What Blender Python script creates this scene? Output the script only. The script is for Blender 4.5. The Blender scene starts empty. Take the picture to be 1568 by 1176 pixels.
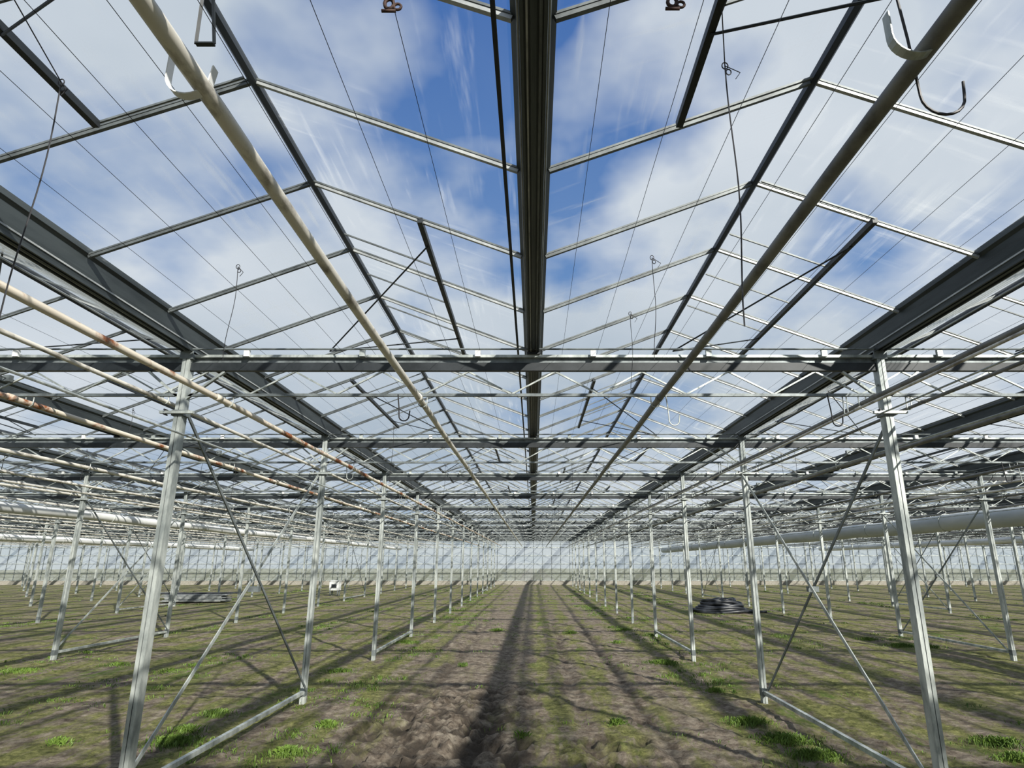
import bpy, math, random
from mathutils import Vector, noise, Matrix
random.seed(7)
H=1.87; F=974.0; P=math.radians(15.7); SP,CP=math.sin(P),math.cos(P)
Y0=5.63; DY=4.05
KS=list(range(-5,14)); YA=Y0+DY*KS[0]; YB=Y0+DY*KS[-1]
def fy(k): return Y0+DY*k-(.36 if k==-1 else 0)
KI=KS[1:-1]
def ground(u,v):
    dx=u-817; dy=588-v
    Y=F*CP-dy*SP; Z=F*SP+dy*CP
    s=-H/Z
    return dx*s, Y*s
# ---------------------------------------------------------------- materials
def newmat(name):
    m=bpy.data.materials.new(name); m.use_nodes=True
    nt=m.node_tree; nt.nodes.clear()
    return m,nt,nt.nodes,nt.links
def ramp(N,stops):
    r=N.new('ShaderNodeValToRGB'); e=r.color_ramp.elements
    while len(e)<len(stops): e.new(0.5)
    for i,(p,c) in enumerate(stops):
        e[i].position=p; e[i].color=(c[0],c[1],c[2],1)
    return r
def metal(name,c1,c2,scale=6,stretch=(1,1,1),met=0.3,rough=0.5,lo=0.35,hi=0.65,c3=None):
    m,nt,N,L=newmat(name)
    tc=N.new('ShaderNodeTexCoord'); mp=N.new('ShaderNodeMapping'); mp.inputs['Scale'].default_value=stretch
    n=N.new('ShaderNodeTexNoise'); n.inputs['Scale'].default_value=scale; n.inputs['Detail'].default_value=6; n.inputs['Roughness'].default_value=.65
    st=[(lo,c1),(hi,c2)]
    if c3: st.append((min(.99,hi+.12),c3))
    r=ramp(N,st); b=N.new('ShaderNodeBsdfPrincipled'); o=N.new('ShaderNodeOutputMaterial')
    L.new(tc.outputs['Object'],mp.inputs[0]); L.new(mp.outputs[0],n.inputs['Vector']); L.new(n.outputs['Fac'],r.inputs[0])
    L.new(r.outputs[0],b.inputs['Base Color']); L.new(b.outputs[0],o.inputs[0])
    b.inputs['Metallic'].default_value=met; b.inputs['Roughness'].default_value=rough
    return m
M={}
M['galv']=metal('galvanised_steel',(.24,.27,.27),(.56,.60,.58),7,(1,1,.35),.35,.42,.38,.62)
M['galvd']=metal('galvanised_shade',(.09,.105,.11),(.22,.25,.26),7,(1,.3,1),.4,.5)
M['dark']=metal('dark_anodised',(.008,.012,.015),(.028,.034,.040),4,(1,.2,1),.2,.5)
M['gutter']=metal('gutter_aluminium',(.020,.027,.031),(.075,.09,.095),3,(3,.15,1),.4,.5)
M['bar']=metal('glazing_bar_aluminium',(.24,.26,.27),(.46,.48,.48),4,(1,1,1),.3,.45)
M['bard']=metal('glazing_bar_shaded',(.06,.07,.075),(.16,.18,.185),4,(1,1,1),.3,.5)  # darker copy of the bar aluminium, shade put into the colour
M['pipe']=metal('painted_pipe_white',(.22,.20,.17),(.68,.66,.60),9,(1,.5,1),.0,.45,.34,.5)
M['pipeg']=metal('shaded_pipe_grey',(.07,.07,.068),(.20,.20,.19),8,(1,.6,1),.1,.5,.3,.6)  # shaded look of the right-hand pipes, put into the base colour
M['rust']=metal('rusty_pipe',(.26,.085,.025),(.70,.64,.54),2.2,(1,.8,1),.0,.6,.42,.50)
M['rustd']=metal('rusty_iron',(.03,.018,.014),(.075,.038,.03),30,(1,1,1),.3,.7)
M['wire']=metal('dark_wire',(.015,.015,.018),(.04,.04,.045),10,(1,1,1),.3,.5)
M['white']=metal('white_film',(.55,.57,.58),(.82,.83,.82),2,(1,.3,1),0,.5)
M['tarp']=metal('black_tarp',(.010,.012,.016),(.04,.045,.055),3,(1,1,1),0,.4)
M['duct']=metal('grey_duct',(.36,.40,.42),(.54,.57,.58),1.5,(1,.2,1),.0,.5)
M['conc']=metal('concrete_foot',(.20,.19,.16),(.36,.34,.30),14,(1,1,1),0,.9)
M['sheet']=metal('grey_sheet',(.16,.18,.19),(.36,.38,.38),4,(1,1,1),.2,.5)
M['weed']=metal('weed_leaf',(.05,.10,.012),(.17,.27,.045),2.5,(1,1,1),0,.6)

def glass(name,base,dirtamt,col=(.82,.86,.88),tl_f=.6):
    m,nt,N,L=newmat(name)
    tc=N.new('ShaderNodeTexCoord')
    def nz(sc,stretch,rot,lo,hi,det=5):
        mp=N.new('ShaderNodeMapping'); mp.inputs['Scale'].default_value=stretch; mp.inputs['Rotation'].default_value=rot
        n=N.new('ShaderNodeTexNoise'); n.inputs['Scale'].default_value=sc; n.inputs['Detail'].default_value=det
        L.new(tc.outputs['Object'],mp.inputs[0]); L.new(mp.outputs[0],n.inputs['Vector'])
        r=N.new('ShaderNodeMapRange'); r.inputs[1].default_value=lo; r.inputs[2].default_value=hi
        r.interpolation_type='SMOOTHSTEP'
        L.new(n.outputs['Fac'],r.inputs[0]); return r.outputs[0]
    def op(o_,a,b,clamp=False):
        x=N.new('ShaderNodeMath'); x.operation=o_; x.use_clamp=clamp
        for i,v in enumerate((a,b)):
            if isinstance(v,(int,float)): x.inputs[i].default_value=v
            else: L.new(v,x.inputs[i])
        return x.outputs[0]
    s1=op('MULTIPLY',nz(1.6,(1,8,1),(0,0,.5),.53,.76),nz(.9,(1,1,1),(0,0,0),.45,.62,2))
    s2=op('MULTIPLY',nz(1.6,(8,1,1),(0,0,.35),.53,.76),nz(.8,(1,1,1),(3,0,0),.45,.62,2))
    s3=op('MULTIPLY',nz(1.3,(11,.7,1),(0,0,-.15),.54,.72),nz(.7,(1,1,1),(1,2,0),.46,.62,2))
    bl=nz(.8,(1,1,1),(0,0,1),.4,.8,4)
    d=op('ADD',op('MULTIPLY',op('ADD',op('ADD',s1,s2),s3),dirtamt),op('ADD',op('MULTIPLY',bl,dirtamt*.12),base),True)
    tr=N.new('ShaderNodeBsdfTransparent'); tr.inputs[0].default_value=(.96,.975,.98,1)
    df=N.new('ShaderNodeBsdfDiffuse'); df.inputs[0].default_value=(*col,1)
    tl=N.new('ShaderNodeBsdfTranslucent'); tl.inputs[0].default_value=(*col,1)
    mx=N.new('ShaderNodeMixShader'); mx.inputs[0].default_value=tl_f
    L.new(df.outputs[0],mx.inputs[1]); L.new(tl.outputs[0],mx.inputs[2])
    m2=N.new('ShaderNodeMixShader'); L.new(d,m2.inputs[0]); L.new(tr.outputs[0],m2.inputs[1]); L.new(mx.outputs[0],m2.inputs[2])
    o=N.new('ShaderNodeOutputMaterial'); L.new(m2.outputs[0],o.inputs[0])
    return m
M['glass']=glass('dirty_roof_glass',.016,.30)
M['wallglass']=glass('hazy_wall_glass',.50,.30,col=(.60,.66,.67))
M['screen']=glass('folded_screen_film',.35,.30,col=(.55,.57,.56))

# ground
m,nt,N,L=newmat('mossy_soil'); M['soil']=m
tc=N.new('ShaderNodeTexCoord')
def gn(sc,stretch,det=6,ro=.6):
    mp=N.new('ShaderNodeMapping'); mp.inputs['Scale'].default_value=stretch
    n=N.new('ShaderNodeTexNoise'); n.inputs['Scale'].default_value=sc; n.inputs['Detail'].default_value=det; n.inputs['Roughness'].default_value=ro
    L.new(tc.outputs['Object'],mp.inputs[0]); L.new(mp.outputs[0],n.inputs['Vector']); return n.outputs['Fac']
soil=ramp(N,[(.36,(.08,.062,.046)),(.48,(.215,.175,.135)),(.64,(.44,.385,.305))]); L.new(gn(6,(1,1,1),9,.78),soil.inputs[0])
moss=ramp(N,[(.36,(.05,.055,.018)),(.48,(.17,.18,.055)),(.64,(.38,.375,.15))]); L.new(gn(9,(1,1,1),9,.8),moss.inputs[0])
k=gn(1.5,(1.6,.4,1),9,.74)
kr=ramp(N,[(.44,(0,0,0)),(.54,(1,1,1))]); L.new(k,kr.inputs[0])
at=N.new('ShaderNodeAttribute'); at.attribute_name='bare'
sub=N.new('ShaderNodeMath'); sub.operation='SUBTRACT'; sub.use_clamp=True
L.new(kr.outputs[0],sub.inputs[0]); L.new(at.outputs['Fac'],sub.inputs[1])
mx=N.new('ShaderNodeMixRGB'); L.new(sub.outputs[0],mx.inputs[0]); L.new(soil.outputs[0],mx.inputs[1]); L.new(moss.outputs[0],mx.inputs[2])
gr=ramp(N,[(.54,(0,0,0)),(.64,(1,1,1))]); L.new(gn(.9,(1.2,.4,1),8,.75),gr.inputs[0])
gm=N.new('ShaderNodeMath'); gm.operation='MULTIPLY'; L.new(gr.outputs[0],gm.inputs[0]); L.new(sub.outputs[0],gm.inputs[1])
mx2=N.new('ShaderNodeMixRGB'); L.new(gm.outputs[0],mx2.inputs[0]); L.new(mx.outputs[0],mx2.inputs[1]); mx2.inputs[2].default_value=(.11,.175,.032,1)
aw=N.new('ShaderNodeAttribute'); aw.attribute_name='wet'
mx3=N.new('ShaderNodeMixRGB'); L.new(aw.outputs['Fac'],mx3.inputs[0]); L.new(mx2.outputs[0],mx3.inputs[1]); mx3.inputs[2].default_value=(.06,.048,.037,1)
b=N.new('ShaderNodeBsdfPrincipled'); b.inputs['Roughness'].default_value=.9; b.inputs['Specular IOR Level'].default_value=.25
L.new(mx3.outputs[0],b.inputs['Base Color'])
bp=N.new('ShaderNodeBump'); bp.inputs['Strength'].default_value=1.0; bp.inputs['Distance'].default_value=.06
L.new(gn(13,(1,1,1),10,.78),bp.inputs['Height']); L.new(bp.outputs[0],b.inputs['Normal'])
o=N.new('ShaderNodeOutputMaterial'); L.new(b.outputs[0],o.inputs[0])

# ---------------------------------------------------------------- mesh builder
class B:
    def __init__(s): s.v=[]; s.f=[]; s.mi=[]; s.mats=[]
    def mat(s,k):
        if k not in s.mats: s.mats.append(k)
        return s.mats.index(k)
    def add(s,vs,fs,mk):
        o=len(s.v); s.v.extend([(x,y,z+H) for x,y,z in vs]); i=s.mat(mk)
        for f in fs: s.f.append(tuple(a+o for a in f)); s.mi.append(i)
    def box(s,c,d,mk):
        x,y,z=c; a,b_,c_=d[0]/2,d[1]/2,d[2]/2
        vs=[(x+i*a,y+j*b_,z+k_*c_) for k_ in(-1,1) for j in(-1,1) for i in(-1,1)]
        s.add(vs,[(0,2,3,1),(4,5,7,6),(0,1,5,4),(2,6,7,3),(0,4,6,2),(1,3,7,5)],mk)
    def beam(s,p,q,w,h,mk,up=(0,0,1)):
        p=Vector(p);q=Vector(q);d=(q-p).normalized();u=Vector(up)
        if abs(d.dot(u))>.98: u=Vector((0,1,0))
        r=d.cross(u).normalized();u=r.cross(d).normalized()
        vs=[tuple(e+r*(i*w/2)+u*(j*h/2)) for e in(p,q) for i,j in((-1,-1),(1,-1),(1,1),(-1,1))]
        s.add(vs,[(3,2,1,0),(4,5,6,7),(0,1,5,4),(1,2,6,5),(2,3,7,6),(3,0,4,7)],mk)
    def tube(s,pts,r,mk,n=8,closed=False):
        pts=[Vector(p) for p in pts]; vs=[];fs=[];m_=len(pts)
        prev=None
        for i,p in enumerate(pts):
            if closed: d=(pts[(i+1)%m_]-pts[i-1])
            else: d=pts[min(i+1,m_-1)]-pts[max(i-1,0)]
            d.normalize()
            if prev is None:
                u=Vector((0,0,1)) if abs(d.z)<.9 else Vector((0,1,0))
            else: u=prev
            a=d.cross(u).normalized(); u=a.cross(d).normalized(); prev=u
            for j in range(n):
                t=2*math.pi*j/n; vs.append(tuple(p+a*(r*math.cos(t))+u*(r*math.sin(t))))
        R=m_ if closed else m_-1
        for i in range(R):
            for j in range(n):
                a=i*n+j;b_=i*n+(j+1)%n;c=((i+1)%m_)*n+(j+1)%n;d_=((i+1)%m_)*n+j
                fs.append((a,b_,c,d_))
        if not closed:
            fs.append(tuple(range(n-1,-1,-1))); fs.append(tuple((m_-1)*n+j for j in range(n)))
        s.add(vs,fs,mk)
    def prof(s,pts,x0,ya,yb,mk,closed=True):
        n=len(pts)
        vs=[(x0+a,ya,z) for a,z in pts]+[(x0+a,yb,z) for a,z in pts]
        fs=[(i,(i+1)%n,n+(i+1)%n,n+i) for i in range(n if closed else n-1)]
        s.add(vs,fs,mk)
    def obj(s,name,smooth=False):
        me=bpy.data.meshes.new(name+'_mesh'); me.from_pydata(s.v,[],s.f)
        for k_ in s.mats: me.materials.append(M[k_])
        me.polygons.foreach_set('material_index',s.mi)
        if smooth: me.polygons.foreach_set('use_smooth',[True]*len(me.polygons))
        me.update(); ob=bpy.data.objects.new(name,me); bpy.context.collection.objects.link(ob); return ob

# ---------------------------------------------------------------- floor
def rng(a,b_,st):
    n=max(1,round((b_-a)/st)); return [a+(b_-a)*i/n for i in range(n)]
xs=rng(-140,-50,10)+rng(-50,-14,1.5)+rng(-14,-5,.2)+rng(-5,5,.03)+rng(5,14,.2)+rng(14,50,1.5)+rng(50,140,10)+[140]
ys=rng(-30,5,1.5)+rng(5,11,.03)+rng(11,22,.10)+rng(22,60,1)+rng(60,220,16)+[220]
prints=[(random.uniform(-2.1,.2),random.uniform(6.3,10.5),random.uniform(-.4,.4)) for _ in range(34)]+[(random.uniform(.3,1.6),random.uniform(6.3,9),random.uniform(-.4,.4)) for _ in range(9)]
vs=[];bare=[];wet=[]
for y in ys:
    for x in xs:
        z=0.0;bv=0.0;wv=0.0
        if abs(x)<14 and 5<y<30:
            fade=min(1,max(0,(30-y)/12))*min(1,(14-abs(x))/4)
            z+=fade*(.035*noise.noise(Vector((x*1.3,y*.7,0)))+.022*noise.noise(Vector((x*6,y*5,3))))
            wob=.12*noise.noise(Vector((0,y*.6,2)))
            t=max(0,1-abs(x+1.05+wob)/1.2)*min(1,max(0,(11.5-y)/3.))
            if t>0:
                cl=noise.fractal(Vector((x*3.6,y*2.6,8)),.6,2.3,6)
                lump=max(0,noise.noise(Vector((x*7,y*6,21)))-.2)
                z+=t**.5*(.085*cl+.08*lump+.02*noise.noise(Vector((x*18,y*15,4))))
                wv=max(wv,min(1,t**.5*1.5)*min(1,max(0,.25-cl*3.0)))
            t2=max(0,1-math.hypot((x-.75)/.7,(y-6.9)/1.1))
            if t2>0:
                cl=noise.fractal(Vector((x*5.0,y*4.0,18)),.75,2.2,5); z+=t2**.5*.09*cl; wv=max(wv,t2**.5*min(1,max(0,-cl*2.5)))
            if abs(x)<2.6 and y<11:
                for px_,py_,an in prints:   # boot prints
                    ddx=x-px_;ddy=y-py_
                    if abs(ddx)<.3 and abs(ddy)<.3:
                        a_=ddx*math.cos(an)+ddy*math.sin(an); c_=-ddx*math.sin(an)+ddy*math.cos(an)
                        q=math.exp(-((a_/.075)**4+(c_/.16)**4)); z-=.06*q; wv=max(wv,.75*q)
                        rim=math.exp(-((math.hypot(a_/.1,c_/.2)-1)/.25)**2); z+=.018*rim
            z+=fade*.012*noise.fractal(Vector((x*14,y*12,1)),.8,2.1,3)
            for rc in(-1.55,-.55,.62,1.45):
                q=math.exp(-((x-rc+wob)/.12)**2)*fade
                z-=q*(.040+.018*math.sin(y*26+8*(x-rc)))
                bv=max(bv,q*.6); wv=max(wv,q*.6*max(0,.35+noise.noise(Vector((x,y*.8,9)))))
        for cx,w,a in ((-1.0,1.0,1.0),(-.25,.35,.5),(1.35,.25,.8),(2.0,.35,.6),(-2.1,.3,.3)):
            q=max(0,1-abs(x-cx+.15*noise.noise(Vector((0,y*.4,cx))))/w)
            bv=max(bv,a*min(1,q*1.8)*(.45+1.0*max(0,.5+noise.noise(Vector((x*1.5,y*.5,5))))))
        if y>26: bv*=.6
        vs.append((x,y,z)); bare.append(min(1,bv)); wet.append(min(.85,wv))
nx=len(xs); fs=[(j*nx+i,j*nx+i+1,(j+1)*nx+i+1,(j+1)*nx+i) for j in range(len(ys)-1) for i in range(nx-1)]
me=bpy.data.meshes.new('floor_mesh'); me.from_pydata(vs,[],fs); me.materials.append(M['soil'])
a=me.attributes.new('bare','FLOAT','POINT'); a.data.foreach_set('value',bare)
a=me.attributes.new('wet','FLOAT','POINT'); a.data.foreach_set('value',wet)
me.polygons.foreach_set('use_smooth',[True]*len(me.polygons)); me.update()
fl=bpy.data.objects.new('floor',me); bpy.context.collection.objects.link(fl)

# ---------------------------------------------------------------- structure
GX=[3.2*i for i in range(-15,16)]; RX=[3.2*i+1.6 for i in range(-15,15)]
PX=[3.2*i for i in range(-13,14,2)]
ZG=2.08; ZR=2.65
YA2,YB2=YA+.12,YB-.12
for gx in GX:
    b=B()
    b.prof([(-.092,2.12),(-.092,2.08),(-.070,2.06),(-.062,1.96),(-.052,1.90),(-.052,1.88),(-.038,1.88),(-.038,1.90),(-.012,1.90),(-.012,1.885),(.012,1.885),(.012,1.90),(.038,1.90),(.038,1.88),(.052,1.88),(.052,1.90),(.062,1.96),(.070,2.06),(.092,2.08),(.092,2.12)],gx,YA2,YB2,'gutter',True)
    b.beam((gx-.060,YA2,1.93),(gx-.060,YB2,1.93),.006,.012,'bar'); b.beam((gx+.060,YA2,1.93),(gx+.060,YB2,1.93),.006,.012,'bar')
    b.beam((gx-.025,YA2,1.895),(gx-.025,YB2,1.895),.008,.008,'bar'); b.beam((gx+.027,YA2,1.897),(gx+.027,YB2,1.897),.012,.004,'galvd')
    if gx<=0: b.beam((gx-.150,YA2,1.97),(gx-.150,YB2,1.97),.018,.026,'dark')
    b.obj('roof_gutter')
for rx in RX:
    b=B(); b.prof([(-.022,2.635),(0,2.61),(.022,2.635),(.020,2.68),(0,2.70),(-.020,2.68)],rx,YA2,YB2,'dark'); b.obj('roof_ridge')
bars=[]; y=5.06-1.0125*19
while y<YB: bars.append(y); y+=1.0125
bars=[q for q in bars if q>YA+.1]
b=B()
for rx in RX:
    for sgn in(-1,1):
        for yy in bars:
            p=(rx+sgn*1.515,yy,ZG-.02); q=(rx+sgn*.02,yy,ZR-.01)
            b.beam(p,q,.022,.020,'bar' if sgn>0 else 'bard')  # light and shade of the two slopes painted as separate materials
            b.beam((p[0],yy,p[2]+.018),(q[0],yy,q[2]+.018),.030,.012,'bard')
b.obj('glazing_bars')
b=B(); bb=[YA2]+bars+[YB2]
for rx in RX:
    for sgn in(-1,1):
        for i in range(len(bb)-1):
            j=random.uniform(-.004,.004)
            b.add([(rx+sgn*1.52,bb[i],ZG+.015+j),(rx+sgn*1.52,bb[i+1],ZG+.015-j),(rx,bb[i+1],ZR+.022),(rx,bb[i],ZR+.022)],[(0,1,2,3)],'glass')
b.obj('ceiling')
def zs(t): return ZG+(ZR-ZG)*t
for i,rx in enumerate(RX):
    if abs(rx)>30: continue
    for sgn in(-1,1):
        b=B(); st=3.99 if sgn>0 else -.06
        y=st-16.2
        while y+3.04<YB:
            if y>YA:
                xm=rx+sgn*.80; zm=zs(.47)-.03
                b.beam((xm,y,zm),(xm,y+3.04,zm),.036,.04,'dark')
                for q in(0,.76,1.52,2.28,3.04): b.beam((xm,y+q,zm+.012),(rx+sgn*.03,y+q,ZR-.02),.012,.012,'bard')
                yt=Y0+DY*round((y+1.5-Y0)/DY)
                for yq in (y+.35,y+2.4):
                    b.tube([(xm,yq,zm-.02),(rx-sgn*.3,yt,1.9)],.007,'dark',6)
            y+=8.1
        b.obj('roof_vent')
for k in KI:
    b=B(); Y=fy(k)
    x0,x1=-47.8,47.8
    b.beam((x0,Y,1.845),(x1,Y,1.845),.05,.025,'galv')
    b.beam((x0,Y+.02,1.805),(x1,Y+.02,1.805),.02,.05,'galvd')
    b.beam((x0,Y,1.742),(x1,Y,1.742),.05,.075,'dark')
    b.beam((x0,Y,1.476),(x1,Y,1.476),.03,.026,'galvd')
    b.tube([(x0,Y-.06,1.90),(x1,Y-.06,1.90)],.009,'galvd',6)
    x=-48+.2;j=0
    while x<x1-.5:
        z0,z1=(1.70,1.485) if j%2==0 else (1.485,1.70)
        b.beam((x,Y,z0),(x+.4,Y,z1),.014,.016,'galv',up=(0,1,0)); x+=.4;j+=1
    x=x0+.35
    while x<x1:
        b.box((x,Y-.045,1.865),(.05,.03,.065),'white' if random.random()<.5 else 'galv'); x+=1.0667
    for px in PX:
        b.beam((px-.35,Y,1.70),(px,Y,1.42),.03,.02,'galv'); b.beam((px+.35,Y,1.70),(px,Y,1.42),.03,.02,'galv')
    for gx in GX[1:-1]: b.box((gx,Y,1.868),(.12,.09,.02),'dark')
    b.obj('lattice_truss')
def post(b,x,Y):
    w,d=.062,.09
    z1=1.88; zc=(z1-H)/2-.05; hh=z1+H-.02+.1
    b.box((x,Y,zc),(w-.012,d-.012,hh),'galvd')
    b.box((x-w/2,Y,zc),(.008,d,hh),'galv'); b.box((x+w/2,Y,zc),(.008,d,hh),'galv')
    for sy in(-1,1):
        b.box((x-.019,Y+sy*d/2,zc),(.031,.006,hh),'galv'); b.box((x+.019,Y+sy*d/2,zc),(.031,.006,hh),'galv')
    b.box((x,Y,-H+.14),(.075,.105,.10),'galvd')
    b.box((x,Y,1.30),(.11,.12,.05),'galvd'); b.box((x,Y,1.85),(.12,.11,.08),'galvd')
    b.beam((x-.15,Y-.07,1.30),(x+.15,Y-.07,1.30),.03,.025,'galv')
    for z in(1.28,1.32): b.tube([(x-.1,Y-.10,z),(x-.1,Y-.04,z)],.008,'wire',6)
far=B()
for px in PX:
    for k in KI:
        if abs(px)<17 and 0<=k<=5:
            b=B(); post(b,px,fy(k)); b.obj('support_post')
        else: post(far,px,fy(k))
far.obj('support_post_rows')
def xbrace(x,k,full=True):
    b=B(); a,c=fy(k)+.05,fy(k+1)-.05
    b.beam((x,a,-H+.14),(x,c,-H+.14),.045,.045,'galv')
    if full:
        b.beam((x+.05,a,1.28),(x+.05,c,-H+.17),.014,.03,'galvd')
        b.beam((x-.05,a,-H+.17),(x-.05,c,1.28),.010,.042,'galv')
        b.box((x,(a+c)/2,-.29),(.12,.06,.06),'galvd')
    b.obj('cross_brace')
for s in(-1,1):
    xbrace(s*3.2,0); xbrace(s*3.2,2,False); xbrace(s*9.6,2); xbrace(s*9.6,0); xbrace(s*16,2); xbrace(s*16,5); xbrace(s*22.4,4)
    xbrace(s*9.6,7); xbrace(s*22.4,8); xbrace(s*28.8,6); xbrace(s*3.2,9)
def pipe(x,z,r,mk,name='heating_pipe'):
    b=B(); n=24; pts=[]
    for i in range(n*3+1):
        y=YA+.3+(YB-YA-.6)*i/(n*3); pts.append((x,y,z-.012*math.sin(math.pi*((y-Y0)%DY)/DY)))
    b.tube(pts,r,mk,14)
    y=YA+2
    while y<YB-1:
        b.tube([(x,y,z),(x,y+.09,z)],r*1.18,mk,14)
        y+=6
    for k_ in KI:
        Y=fy(k_)
        arc=[(x-r*1.4*math.cos(t)*1.0,Y,z-r*1.25*math.sin(t)) for t in [math.pi*q/8 for q in range(9)]]
        b.tube([(x-r*1.4,Y,1.46)]+arc+[(x+r*1.4,Y,1.46)],.006,'galv',5)
    b.obj(name,True)
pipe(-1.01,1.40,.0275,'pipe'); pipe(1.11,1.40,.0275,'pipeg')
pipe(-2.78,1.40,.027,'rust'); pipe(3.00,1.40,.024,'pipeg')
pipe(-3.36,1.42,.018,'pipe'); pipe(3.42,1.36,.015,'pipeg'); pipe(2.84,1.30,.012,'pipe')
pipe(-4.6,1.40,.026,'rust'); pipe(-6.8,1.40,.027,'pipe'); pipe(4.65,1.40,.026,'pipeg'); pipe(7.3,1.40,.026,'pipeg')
for mx_ in (-38.4,-32,-25.6,-19.2,-12.8,12.8,19.2,25.6,32,38.4):
    for off in (-2.7,-1.0,1.1,2.8):
        x=mx_+off+random.uniform(-.1,.1)
        pipe(x,1.40+random.uniform(-.03,.03),.025,'pipe' if x<0 or random.random()<.4 else 'pipeg')  # left pipes get the lit tone, most right ones the shaded tone
for x in(-9.2,-8.3,8.4,9.2): pipe(x,1.38,.022,'pipe')
for px in PX:
    b=B(); b.tube([(px+.22,YA2,1.05),(px+.22,YB2,1.05)],.009,'galv',6); b.tube([(px-.25,YA2,1.22),(px-.25,YB2,1.22)],.007,'galv',6); b.obj('irrigation_pipe')
def duct(x,z,r,mk,name):
    b=B(); n=60; pts=[(x,YA+3+(YB-YA-4)*i/n,z-.03*math.sin(math.pi*((i*.8)%1))) for i in range(n+1)]
    b.tube(pts,r,mk,20)
    for k_ in KI[1:]:
        Y=fy(k_); b.tube([(x+(r+.01)*math.cos(t),Y,z+(r+.01)*math.sin(t)) for t in [2*math.pi*q/20 for q in range(20)]],.012,'galv',5,True)
        b.beam((x,Y,z+r),(x,Y,1.46),.012,.012,'wire')
    b.obj(name,True)
duct(-11.6,1.20,.12,'white','rolled_film_screen'); duct(-24.5,1.15,.16,'white','rolled_film_screen'); duct(11.3,1.06,.22,'duct','air_duct'); duct(25,1.15,.16,'white','rolled_film_screen')
for px in PX:
    s=1 if px>0 else -1
    b=B(); n=12; pts=[]
    for i in range(n+1): pts.append((s*(.18+.032*i),1.99+ (.03 if i%2 else 0)+.011*i))
    vs_=[];yy=[YA2+(YB2-YA2)*q/60 for q in range(61)]
    for y in yy:
        for a_,z_ in pts: vs_.append((px+a_,y,z_-.05*abs(math.sin(math.pi*(y-Y0)/DY))*.3))
    fs_=[(j*(n+1)+i,j*(n+1)+i+1,(j+1)*(n+1)+i+1,(j+1)*(n+1)+i) for j in range(60) for i in range(n)]
    b.add(vs_,fs_,'screen')
    b.tube([(px+s*.17,YA2,1.98),(px+s*.17,YB2,1.98)],.008,'galv',5); b.tube([(px+s*.57,YA2,2.08),(px+s*.57,YB2,2.08)],.008,'bar',5)
    b.obj('folded_screen')
b=B(); x=-46
while x<46:
    if min(abs(x-g) for g in GX)>.2:
        xx=x+random.uniform(-.06,.06); b.tube([(xx,YA2,1.895),(xx,YB2,1.895)],.0016,'wire',3)
    x+=.34
b.obj('crop_wires')
for x in (-4.8,4.8,-8.0,8.0,-11.2,11.2):
    b=B(); b.tube([(x,YA2,1.62),(x,YB2,1.62)],.006,'galvd',6)
    for k in KI: b.box((x,fy(k)-.05,1.62),(.06,.05,.06),'galvd')
    b.obj('vent_drive_rod')
def loop(b,c,r,mk,w=.003):
    b.tube([(c[0]+r*math.cos(t),c[1],c[2]+1.3*r*math.sin(t)) for t in [2*math.pi*q/12 for q in range(12)]],w,mk,5,True)
def hang(x,y,z0,z1,w=.0022,bend=.02):
    b=B(); n=14
    pts=[(x+bend*math.sin(q/n*5.1)*(q/n),y+bend*.5*math.sin(q/n*7),z0+(z1-z0)*q/n) for q in range(n+1)]
    b.tube(pts,w,'wire',5); loop(b,(x,y,z0),.012,'wire',.0025); loop(b,(x+.012,y,z0-.03),.010,'wire',.0025)
    b.tube([(x,y,z0),(x+.05,y-.02,z0-.05),(x+.03,y-.02,z0-.08)],.002,'wire',4)
    b.obj('hanging_wire')
hang(-1.94,2.18,1.9,.70,.003); hang(.76,2.09,1.9,.80,.003); hang(.766,3.74,1.9,1.2); hang(.765,4.7,1.9,1.25); hang(-1.97,3.87,1.9,1.25)
b=B(); b.tube([(-1.94,2.18,1.9),(-1.85,1.7,1.98),(-1.8,1.3,2.0)],.0025,'wire',5); b.tube([(.76,2.09,1.9),(.70,1.9,1.97),(.74,1.3,2.0)],.0025,'wire',5); b.obj('hanging_wire')
for i in range(26):
    x=random.choice([-1.95,.77,-5.2,4.3,-7.9,7.4])+random.uniform(-.2,.2); y=random.uniform(6,26)
    hang(x,y,1.9,random.uniform(1.0,1.4),.003)
def jhook(x,y,zt,zb,wd,w=.005,mk='wire'):
    b=B(); r=wd/2
    pts=[(x-.02,y,zt),(x-.005,y,(zt+zb)/2),(x,y,zb+r)]+[(x+r-r*math.cos(t),y,zb+r-r*math.sin(t)) for t in [math.pi*q/10 for q in range(1,11)]]+[(x+wd+.005,y,zb+r+.05)]
    b.tube(pts,w,mk,6); b.obj('wire_hook')
jhook(1.14,1.575,1.80,1.26,.13,.0045)
for i in range(30):
    jhook(random.choice([-1.0,1.1,-2.8,2.9,-4.6,4.6,-6.8,7.2])+random.uniform(-.3,.3),fy(random.randint(0,6))-.05,1.47,1.18+random.uniform(-.03,.05),.09,.006,random.choice(['galv','wire']))
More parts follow.
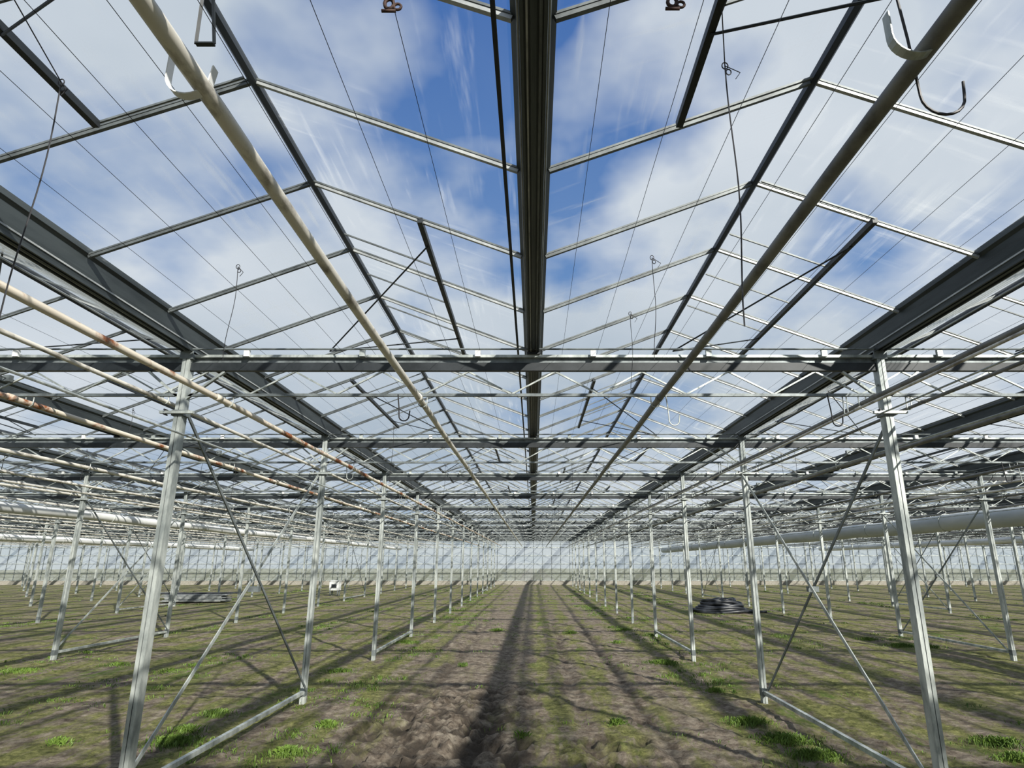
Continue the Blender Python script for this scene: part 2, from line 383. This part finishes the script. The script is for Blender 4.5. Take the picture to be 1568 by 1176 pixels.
def strap(x,y,s,mk):
    b=B(); w=.030
    pts=[(x+s*.105,1.50)]+[(x+s*(.04+.065*math.cos(t)),1.425-.062*math.sin(t)) for t in [math.pi*q/12 for q in range(0,13)]]+[(x-s*.03,1.46)]
    vs_=[]
    for px_,pz in pts: vs_+= [(px_,y-w/2,pz),(px_,y+w/2,pz)]
    off=len(vs_)
    cx=x+s*.04; cz=1.43
    for px_,pz in pts:
        f=1.06; vs_+=[(cx+(px_-cx)*f,y-w/2,cz+(pz-cz)*f),(cx+(px_-cx)*f,y+w/2,cz+(pz-cz)*f)]
    fs_=[]
    for i in range(len(pts)-1):
        a_=2*i; fs_+=[(a_,a_+1,a_+3,a_+2),(off+a_+2,off+a_+3,off+a_+1,off+a_),(a_,a_+2,off+a_+2,off+a_),(a_+1,off+a_+1,off+a_+3,a_+3)]
    b.add(vs_,fs_,mk)
    b.obj('pipe_strap_hook')
strap(-1.01,1.62,-1,'white'); strap(1.11,1.46,-1,'galv')
def hanger(x,y,zb):
    b=B(); b.beam((x-.035,y,zb),(x+.035,y,zb),.02,.006,'dark'); b.beam((x-.035,y,zb),(x-.01,y-.05,2.15),.012,.006,'dark'); b.beam((x+.035,y,zb),(x+.02,y-.05,2.15),.012,.006,'dark')
    b.obj('strap_hanger')
hanger(-1.25,1.98,1.9); hanger(1.02,1.42,1.62)
def shackle(x,y,z):
    b=B()
    loop(b,(x,y,z),.016,'rustd',.007); b.tube([(x-.025,y,z-.03),(x+.025,y,z-.03)],.006,'rustd',8)
    b.tube([(x+.03+.013*math.cos(t),y,z-.012+.013*math.sin(t)) for t in [2*math.pi*q/12 for q in range(12)]],.005,'rustd',6,True)
    b.tube([(x,y,z+.02),(x,y-.1,2.08)],.005,'rustd',6)
    b.obj('rusty_shackle',True)
shackle(-.51,1.80,1.90); shackle(.49,1.80,1.91)

# ---------------------------------------------------------------- walls
def wallx(name,Y):
    b=B()
    for i in range(len(GX)-1):
        g=GX[i]
        b.add([(g,Y,-H),(g+3.2,Y,-H),(g+3.2,Y,2.08),(g+1.6,Y,2.66),(g,Y,2.08)],[(0,1,2,3,4)],'wallglass')
        for q in(0,.8,1.6,2.4): b.beam((g+q,Y-.03,-H),(g+q,Y-.03,2.08+(.57 if q==1.6 else .28 if q else 0)),.04,.04,'galvd')
        b.beam((g,Y-.03,2.08),(g+1.6,Y-.03,2.66),.03,.05,'galvd'); b.beam((g+1.6,Y-.03,2.66),(g+3.2,Y-.03,2.08),.03,.05,'galvd')
    for z in(-1.5,-.9,-.1,.6,1.3,2.05): b.beam((-48,Y-.04,z),(48,Y-.04,z),.04,.06,'galv')
    b.box((0,Y-.02,-H+.15),(96,.08,.4),'conc')
    b.obj(name)
wallx('wall_front',YB); wallx('wall_back',YA)
def wally(name,X):
    b=B(); s=-.03 if X>0 else .03
    b.add([(X,YA,-H),(X,YB,-H),(X,YB,2.08),(X,YA,2.08)],[(0,1,2,3)],'wallglass')
    y=YA
    while y<=YB+.01: b.beam((X+s,y,-H),(X+s,y,2.08),.04,.04,'galvd'); y+=1.0125
    for z in(-1.5,-.9,-.1,.6,1.3,2.0): b.beam((X+s,YA,z),(X+s,YB,z),.04,.06,'galv')
    b.box((X+s,(YA+YB)/2,-H+.15),(.08,YB-YA,.4),'conc')
    b.obj(name)
wally('wall_left',-48.0); wally('wall_right',48.0)

# ---------------------------------------------------------------- things on the ground
b=B(); X,Y=7.3,26.3
for lay in range(7):       # heap of coiled black film hose
    for q in range(3):
        sx=(1.15-.09*lay)*(1-.28*q)*random.uniform(.94,1.05); sy=(.62-.05*lay)*(1-.3*q); ph=random.uniform(0,6)
        ox,oy=random.uniform(-.08,.08),random.uniform(-.05,.05)
        b.tube([(X+ox+sx*math.cos(t),Y+oy+sy*math.sin(t),-H+.05+lay*.065+.03*math.sin(3*t+ph)+.05*math.sin(t*2+ph)*(lay/6)) for t in [2*math.pi*i/30 for i in range(30)]],.055,'tarp',7,True)
b.tube([(X+1.1,Y-.2,-H+.08),(X+1.4,Y-.35,-H+.05),(X+1.7,Y-.25,-H+.05)],.05,'tarp',7)
b.obj('coiled_black_hose',True)
b=B()
for i in range(9):
    a=random.uniform(-.12,.12); b.beam((-17.9+random.uniform(-.1,.2),33-.4+a,-H+.05+i*.04),(-15.1+random.uniform(-.2,.2),33+a,-H+.05+i*.04),1.0,.03,random.choice(['sheet','galvd','sheet']))
for i in range(5): b.tube([(-18.2,32.6+i*.1,-H+.42),(-15.2+i*.2,32.7+i*.15,-H+.44)],.03,'tarp',8)
b.obj('stack_of_panels')
b=B(); X,Y=-11.8,39.7
b.box((X,Y,-H+.55),(.56,.5,.5),'white'); b.box((X,Y,-H+.83),(.62,.56,.06),'white'); b.box((X,Y-.26,-H+.55),(.3,.02,.2),'tarp')
for i in(-1,1):
    for j in(-1,1): b.box((X+i*.22,Y+j*.2,-H+.15),(.06,.06,.3),'galvd')
b.obj('white_control_box')

# weeds
b=B()
def clump(cx,cy,r,n,h,wf=1):
    vs_=[];fs_=[]
    for i in range(n):
        a=random.uniform(0,6.283);q=r*abs(random.gauss(0,.5));x=cx+q*math.cos(a)*1.4;y=cy+q*math.sin(a)
        t=random.uniform(0,6.283);hh=h*random.uniform(.35,1.1)*max(.3,1-.5*q/r);w=hh*random.uniform(.05,.12)*wf;l=hh*random.uniform(.2,.9)
        dx,dy=math.cos(t),math.sin(t);o_=len(vs_)
        z=-H-.01
        vs_+= [(x-dy*w*.4,y+dx*w*.4,z),(x+dy*w*.4,y-dx*w*.4,z),(x+dx*l*.5+dy*w,y+dy*l*.5-dx*w,z+hh*.7),(x+dx*l,y+dy*l,z+hh*.9),(x+dx*l*.5-dy*w,y+dy*l*.5+dx*w,z+hh*.7)]
        fs_.append((o_,o_+1,o_+2,o_+3,o_+4))
    b.add(vs_,fs_,'weed')
for u,v,r,n in [(265,1138,.35,800),(285,1120,.2,300),(330,1095,.25,300),(500,1112,.15,260),(440,1155,.22,400),(945,1110,.12,220),(1145,1108,.3,700),(1200,1135,.35,900),(1245,1160,.28,600),(1015,1016,.3,600),(1380,990,.45,700),(1420,992,.4,500),(1530,1140,.32,600),(955,966,.4,500),(945,985,.2,200),(762,966,.25,300),(30,1030,.5,600),(800,1130,.10,120),(710,1020,.1,90),(875,970,.2,200),(260,1030,.3,260),(1330,980,.3,350),(90,1140,.16,200),(180,1020,.3,260),(1560,1165,.25,400),(1000,975,.4,300),(1095,1060,.16,200),(520,1030,.3,300),(620,985,.3,300)]:
    x,y=ground(u,v); clump(x,y,r,n,.10)
for i in range(1300):
    px=random.choice([-9.6,-3.2,3.2,9.6,16,-16,-6.4,6.4,2.3,-2.4]); y=6.5+40*random.random()**1.3; x=px+random.gauss(0,.3)
    if noise.noise(Vector((px,y*.35,3)))<-.05: continue
    clump(x,y,random.uniform(.15,.55),40,.07,1+y/25)
for i in range(600):
    y=random.uniform(7,52); clump(random.uniform(-38,30),y,random.uniform(.1,.5),24,.06,1+y/25)
b.obj('weed_patches')

# ---------------------------------------------------------------- light
w=bpy.data.worlds.new('cloudy_sky'); bpy.context.scene.world=w; w.use_nodes=True
nt=w.node_tree; N=nt.nodes; L=nt.links; N.clear()
tc=N.new('ShaderNodeTexCoord'); sep=N.new('ShaderNodeSeparateXYZ'); L.new(tc.outputs['Generated'],sep.inputs[0])
def mth(op,a,b_=None,cl=False):
    x=N.new('ShaderNodeMath'); x.operation=op; x.use_clamp=cl
    for i,v in enumerate((a,b_)):
        if v is None: continue
        if isinstance(v,(int,float)): x.inputs[i].default_value=v
        else: L.new(v,x.inputs[i])
    return x.outputs[0]
zc=mth('ADD',mth('MAXIMUM',sep.outputs[2],0.0),.30)
cx=mth('DIVIDE',sep.outputs[0],zc); cy=mth('DIVIDE',sep.outputs[1],zc)
cmb=N.new('ShaderNodeCombineXYZ'); L.new(cx,cmb.inputs[0]); L.new(cy,cmb.inputs[1]); cmb.inputs[2].default_value=3.3
n1=N.new('ShaderNodeTexNoise'); n1.inputs['Scale'].default_value=2.6; n1.inputs['Detail'].default_value=5; n1.inputs['Roughness'].default_value=.48; L.new(cmb.outputs[0],n1.inputs['Vector'])
dot=N.new('ShaderNodeVectorMath'); dot.operation='DOT_PRODUCT'; L.new(tc.outputs['Generated'],dot.inputs[0]); dot.inputs[1].default_value=Vector((-.09,.72,.69)).normalized()
mr=N.new('ShaderNodeMapRange'); mr.interpolation_type='SMOOTHSTEP'; mr.inputs[1].default_value=.885; mr.inputs[2].default_value=.975; L.new(dot.outputs['Value'],mr.inputs[0])
cov=mth('ADD',mth('MULTIPLY',mth('SUBTRACT',n1.outputs['Fac'],.5),5.0),mth('SUBTRACT',1.10,mth('MULTIPLY',mr.outputs[0],1.05)),True)
blue=ramp(N,[(0,(.44,.54,.64)),(.35,(.15,.29,.56)),(.8,(.035,.125,.40))]); L.new(sep.outputs[2],blue.inputs[0])
n2=N.new('ShaderNodeTexNoise'); n2.inputs['Scale'].default_value=1.4; n2.inputs['Detail'].default_value=5; L.new(cmb.outputs[0],n2.inputs['Vector'])
cl=ramp(N,[(.3,(.44,.52,.61)),(.65,(.68,.73,.79))]); L.new(n2.outputs['Fac'],cl.inputs[0])
mix=N.new('ShaderNodeMixRGB'); L.new(cov,mix.inputs[0]); L.new(blue.outputs[0],mix.inputs[1]); L.new(cl.outputs[0],mix.inputs[2])
bg=N.new('ShaderNodeBackground'); bg.inputs[1].default_value=1.0; L.new(mix.outputs[0],bg.inputs[0])
o=N.new('ShaderNodeOutputWorld'); L.new(bg.outputs[0],o.inputs[0])
sun=bpy.data.lights.new('sun','SUN'); sun.energy=7.2; sun.angle=math.radians(.9); sun.color=(1,.94,.84)
so=bpy.data.objects.new('sun',sun); bpy.context.collection.objects.link(so)
so.rotation_euler=Vector((-.97,1.5,-1)).to_track_quat('-Z','Y').to_euler(); so.location=(20,-30,25)
# camera
cam=bpy.data.cameras.new('camera'); co=bpy.data.objects.new('camera',cam); bpy.context.collection.objects.link(co)
cam.sensor_width=36; cam.lens=F/1568*36; cam.shift_x=-33/1568; cam.clip_start=.05; cam.clip_end=600
co.location=(0,0,H); co.rotation_euler=(math.pi/2+P,0,0); bpy.context.scene.camera=co
try: bpy.context.scene.cycles.transparent_max_bounces=24
except Exception: pass
bpy.context.scene.view_settings.view_transform='Standard'
